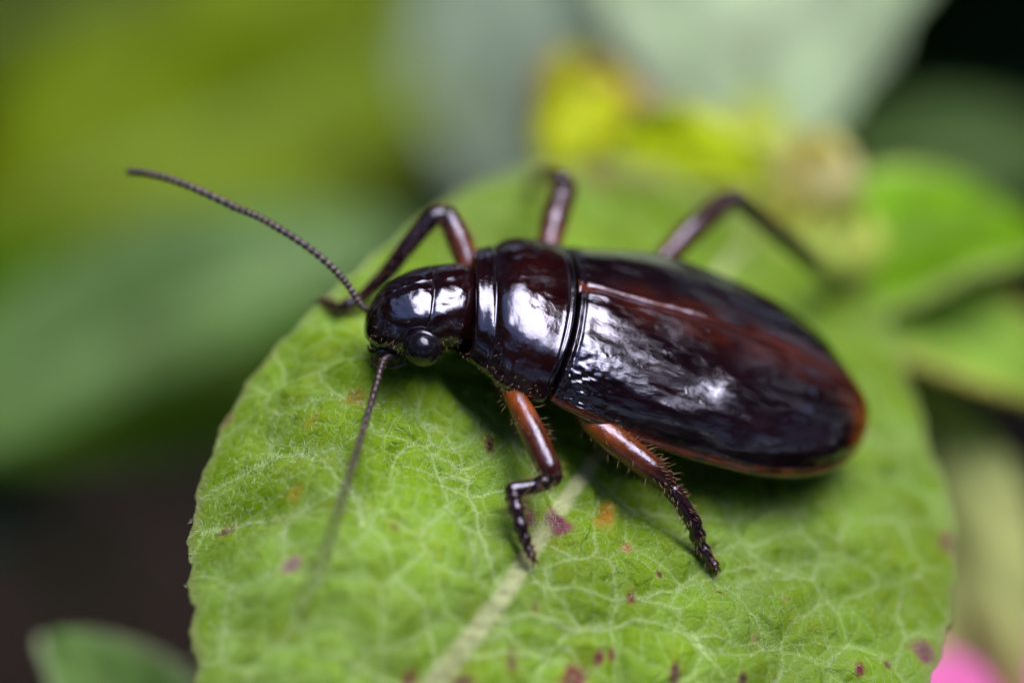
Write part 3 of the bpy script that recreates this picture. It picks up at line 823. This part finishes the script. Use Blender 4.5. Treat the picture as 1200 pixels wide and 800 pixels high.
# ------------------------------------------------------------------ plants around, out of focus
def bg_leaf(name, label, base, tip, width_px, color, up=(0, 0, 1), fold=0.25, sag=0.12, trans=0.35, rough=0.45, spec=0.16, shape=0.8, edge=None, group=None, wav=0.06, cat='leaf', vein=None, stalk=True, twist=0.0, pw=0.62):
    b, t = at(*base), at(*tip)
    y_ = t - b; L = np.linalg.norm(y_); y_ /= L
    z_ = np.array(up, float); z_ -= y_ * z_.dot(y_); z_ /= np.linalg.norm(z_)
    x_ = np.cross(y_, z_)
    dm_ = (base[2] + tip[2]) / 2
    W = width_px / K * (DIST + dm_) / DIST / 2
    nu, nv = 25, 49
    V, C = [], []
    sd = random.random() * 50
    for j in range(nv):
        v = j / (nv - 1)
        w = W * max(0, math.sin(math.pi * v ** shape)) ** pw + 0.01 * W
        tw = twist * (v - .5)
        for i in range(nu):
            u = i / (nu - 1) * 2 - 1
            e_ = 1 + 0.035 * math.sin(v * 70 + u) * abs(u)
            xx = u * w * e_
            zz = fold * abs(u) * w - 0.35 * fold * u * u * w + sag * L * (4 * v * (1 - v)) + wav * L * mnoise.noise(Vector((u * 1.2, v * 3, sd)))
            zz -= 0.03 * W * math.exp(-(u / 0.06) ** 2)
            xr = xx * math.cos(tw) - zz * math.sin(tw); zr = xx * math.sin(tw) + zz * math.cos(tw)
            V.append(b + y_ * (v * L) + x_ * xr + z_ * zr)
            c = np.array(color) * (1 + 0.12 * math.sin(26 * v - 7 * abs(u)))
            k_ = math.exp(-(u / 0.05) ** 2) * 0.5
            c = c * (1 - k_) + np.array([0.30, 0.38, 0.14]) * k_
            if edge is not None:
                k_ = float(smoothstep(0.72, 1.0, np.array(abs(u)))) ; c = c * (1 - k_) + np.array(edge) * k_
            C.append(c)
    key = (trans, rough, spec)
    if key not in bg_leaf.m: bg_leaf.m[key] = leaf_mat('leaf_plain', None, None, trans, rough, True, spec=spec, vscale=2.2, noise_scale=0.9, hue_var=.42)
    root = empty(name, b)
    tag(root, label, cat, group)
    o = mesh_obj('blade', V, grid_faces(nv, nu), bg_leaf.m[key], root, cols=C)
    uvl = o.data.uv_layers.new(name='UVMap')
    lv = np.empty(len(o.data.loops), dtype=np.int32); o.data.loops.foreach_get('vertex_index', lv)
    gu, gv_ = np.meshgrid(np.linspace(-W, W, nu), np.linspace(0, L, nv))
    uu = np.stack([gu.ravel() + sd, gv_.ravel()], 1).astype(np.float32)
    uvl.data.foreach_set('uv', uu[lv].ravel())
    so = o.modifiers.new('thickness', 'SOLIDIFY'); so.thickness = 0.04
    if stalk:
        i0 = nu // 2
        mid = np.array([V[j * nu + i0] for j in range(0, nv, 4)]) - z_ * 0.05
        ext = b - y_ * L * 0.25 - np.array([0, 0, 1]) * L * 0.12
        path = spline(np.vstack([ext[None], mid]), 40)
        v2, f2 = tube(path, np.linspace(0.035 * W + 0.03, 0.006, 40), 10)
        so_ = mesh_obj('midrib', v2, f2, bg_leaf.m[key], root, cols=np.tile(np.array([0.22, 0.28, 0.08]), (len(v2), 1)))
    return root
bg_leaf.m = {}
M_PLANT = leaf_mat('plant_plain', None, None, .35, .45, True, spec=.16)
G_DARK = (0.035, 0.085, 0.012); G_MID = (0.06, 0.14, 0.012); G_LIME = (0.16, 0.24, 0.008); G_BLUE = (0.13, 0.20, 0.12); G_PALE = (0.30, 0.38, 0.26)
toward = tuple(-F_)
bg_leaf('wide_leaf', 'large yellow green leaf blurred behind the curved antenna', (-100, 330, 9.0), (700, -10, 10.2), 340, (0.19, 0.27, 0.002), up=(0.1, -0.5, 0.8), fold=.15, pw=1.0)
bg_leaf('long_leaf', 'blue green leaf running below the curved antenna beside the beetle leaf', (-140, 560, 6.6), (560, 265, 7.0), 190, (0.13, 0.24, 0.06), up=(-0.2, -0.3, 0.9), fold=.4, spec=.5, rough=.4, pw=.9)
bg_leaf('low_leaf', 'dark green leaf low behind the rim of the beetle leaf', (-200, 400, 8.0), (500, 440, 7.6), 260, (0.09, 0.20, 0.004), up=(0, -0.6, 0.6), fold=.1)
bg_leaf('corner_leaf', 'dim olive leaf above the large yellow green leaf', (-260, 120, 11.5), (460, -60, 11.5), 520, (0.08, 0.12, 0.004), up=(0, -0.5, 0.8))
bg_leaf('grey_leaf', 'grey green leaf behind the lime bract', (620, 300, 9.2), (530, -200, 10.2), 210, (0.30, 0.38, 0.28), up=(0, -0.3, 0.95), fold=.1, spec=.5, pw=.9)
bg_leaf('pale_leaf', 'broad leaf with pale sky sheen in its colour above the yellow buds', (885, 225, 4.6), (905, -420, 6.0), 410, (0.56, 0.68, 0.46), up=(-0.1, -0.3, 0.95), fold=.25, rough=.35, spec=.6, pw=1.1)  # sheen of the sky is put into the pale base colour
bg_leaf('lime_bract', 'small lime bract with a brown rim behind the raised leg', (640, 205, 3.6), (690, 70, 4.2), 140, (0.50, 0.56, 0.004), up=(.4, -.5, .6), fold=.6, edge=(0.38, 0.20, 0.09), wav=.16)
bg_leaf('lime_bract', 'lime bract arching down beside the pale leaf', (730, 165, 3.6), (905, 205, 3.2), 95, (0.46, 0.56, 0.005), up=(0, -.6, .7), fold=.5, sag=.2, edge=(0.44, 0.42, 0.08), wav=.14)
bg_leaf('brown_bract', 'withered pinkish brown bract between the lime bracts', (690, 85, 4.0), (800, 190, 3.4), 80, (0.40, 0.17, 0.12), up=(0, -.6, .7), fold=.3, sag=-.15)
bg_leaf('green_leaf', 'bright green cupped leaf with a pale rim beside the yellow buds', (930, 350, 3.0), (1220, 270, 3.6), 210, (0.20, 0.42, 0.005), up=(0, -.1, 1), fold=.3, edge=(0.46, 0.58, 0.16))
bg_leaf('dull_leaf', 'dull grey green leaf behind the bright cupped leaf', (900, 210, 6.0), (1300, 190, 6.0), 150, (0.07, 0.13, 0.03), up=(0, -.4, .9))
bg_leaf('rim_leaf', 'light green leaf with a brownish rim beside the beetle tail', (950, 350, 3.0), (1290, 510, 3.4), 170, (0.25, 0.42, 0.05), up=(0, -.1, 1), fold=.2, edge=(0.48, 0.44, 0.10))
bg_leaf('pale_strip_leaf', 'pale cream green leaf standing above the pink flower', (1050, 430, 3.6), (1180, 900, 3.2), 210, (0.50, 0.54, 0.20), up=(-.2, -.6, .7), fold=.2, pw=.8)
bg_leaf('young_leaf', 'young green leaf with a pinkish tip below the beetle leaf', (250, 950, 2.4), (55, 745, 2.2), 160, (0.12, 0.23, 0.05), up=(0.1, -.3, .9), fold=.3, edge=(0.26, 0.3, 0.17))
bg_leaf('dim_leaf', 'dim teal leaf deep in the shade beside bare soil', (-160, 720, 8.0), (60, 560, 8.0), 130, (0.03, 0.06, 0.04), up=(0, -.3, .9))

bg_leaf('lit_leaf_base', 'added yellow blade standing for the lit base of the broad pale leaf', (880, 260, 3.8), (880, 120, 4.4), 90, (0.55, 0.62, 0.10), up=toward, fold=.2, wav=.1)  # extra blade, its yellow stands for light on the pale leaf's base
bg_leaf('pale_bract', 'pale green bract under the cream bud', (900, 330, 3.0), (1010, 230, 3.4), 70, (0.40, 0.50, 0.12), up=(0, -.5, .8), fold=.3, wav=.1)

bg_leaf('thin_leaf', 'narrow olive leaf crossing behind the large yellow green leaf', (-60, 140, 10.4), (420, 260, 9.6), 90, (0.10, 0.17, 0.01), up=(0, -.3, .9), fold=.3, pw=.9)
bg_leaf('low_bract', 'small lit leaf low down over the bare soil', (120, 690, 13.0), (20, 600, 13.0), 60, (0.10, 0.14, 0.05), up=(0, -.3, .9), fold=.3)

def bud(px, r_px, col, label):
    c = at(*px); r_ = r_px / K * (DIST + px[2]) / DIST
    root = empty('flower_bud', c - np.array([0, 0, r_]))
    tag(root, label, 'bud', 'buds behind the beetle')
    for k in range(7):
        a0 = k * 2.4; V = []
        for j in range(13):
            v = j / 12
            for i in range(9):
                u = i / 8 * 2 - 1
                an = a0 + u * 0.75 * math.sin(math.pi * min(1, v * .85 + .12))
                rr_ = r_ * (math.sin(math.pi * (v * .80 + .08)) ** 0.8) * (1 + 0.05 * k / 7) * (1 - 0.06 * u * u)
                V.append(c + np.array([rr_ * math.cos(an), rr_ * math.sin(an), r_ * (v * 2.3 - 1.1)]))
        cc = np.array(col) * random.uniform(.8, 1.15)
        mesh_obj('sepal', V, grid_faces(13, 9), M_PLANT, root, cols=np.tile(cc, (len(V), 1)))
    P = spline(np.array([c - np.array([0, 0, r_ * .8]), c + np.array([.1, .3, -2.5 * r_]), c + np.array([.0, .6, -6 * r_])]), 12)
    v, f = tube(P, np.full(12, r_ * .2), 8); mesh_obj('stem', v, f, M_PLANT, root, cols=np.tile(np.array([.2, .26, .07]), (len(v), 1)))
bud((955, 215, 3.2), 52, (0.80, 0.72, 0.40), 'cream and pink bud standing above a yellow bud')
bud((985, 292, 3.2), 50, (0.74, 0.78, 0.20), 'yellow bud beside the raised hind leg')
bud((905, 300, 3.0), 40, (0.5, 0.54, 0.14), 'greenish yellow bud partly hidden by the beetle back')

# pink flower
fc = at(1196, 880, 3.0)
fl = empty('pink_flower', fc); tag(fl, 'magenta pink flower beside the rim of the beetle leaf', 'flower')
m, n, l, p = new_mat('petal'); p.inputs['Base Color'].default_value = (0.60, 0.10, 0.36, 1); p.inputs['Roughness'].default_value = .5; M_PET = m
for k in range(9):
    a0 = 2 * math.pi * k / 9
    d = np.array([math.cos(a0), math.sin(a0), .35]); d /= np.linalg.norm(d)
    sx = np.array([-math.sin(a0), math.cos(a0), 0]); V = []
    for j in range(15):
        v = j / 14
        for i in range(9):
            u = i / 8 * 2 - 1
            w = 0.21 * math.sin(math.pi * (v * .78 + .12)) ** .7
            V.append(fc + d * v * .66 + sx * u * w + np.array([0, 0, .10 * math.sin(v * 2.4) + .05 * u * u]))
    mesh_obj('petal', V, grid_faces(15, 9), M_PET, fl)

# leafy ring, mostly out of view, added to block sky reflections and shade the soil
UV, UF, UC = [], [], []
g = np.random.default_rng(5)
cx, cy = 1.0, 2.0
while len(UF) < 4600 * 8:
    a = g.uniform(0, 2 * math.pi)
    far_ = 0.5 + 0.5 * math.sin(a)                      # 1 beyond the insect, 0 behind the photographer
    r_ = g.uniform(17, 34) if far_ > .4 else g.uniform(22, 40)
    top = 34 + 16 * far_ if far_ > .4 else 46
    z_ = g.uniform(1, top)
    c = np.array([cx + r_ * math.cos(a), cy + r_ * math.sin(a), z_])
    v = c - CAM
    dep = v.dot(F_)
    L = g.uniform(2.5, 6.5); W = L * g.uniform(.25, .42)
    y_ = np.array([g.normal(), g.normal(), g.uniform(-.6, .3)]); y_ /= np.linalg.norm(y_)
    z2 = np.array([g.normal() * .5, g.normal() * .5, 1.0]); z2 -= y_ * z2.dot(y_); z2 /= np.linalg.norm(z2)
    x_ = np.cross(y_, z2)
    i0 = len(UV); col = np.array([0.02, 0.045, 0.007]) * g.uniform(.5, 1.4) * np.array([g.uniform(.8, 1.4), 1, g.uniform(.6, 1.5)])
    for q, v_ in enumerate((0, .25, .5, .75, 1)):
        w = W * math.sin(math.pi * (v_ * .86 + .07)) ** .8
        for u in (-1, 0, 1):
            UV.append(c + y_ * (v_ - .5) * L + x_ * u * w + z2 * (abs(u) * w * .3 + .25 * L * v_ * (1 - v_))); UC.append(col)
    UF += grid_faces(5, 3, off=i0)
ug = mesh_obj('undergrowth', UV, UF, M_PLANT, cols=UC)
tag(ug, 'dark leafy undergrowth added around the plants to block the sky', None, kind='stuff')
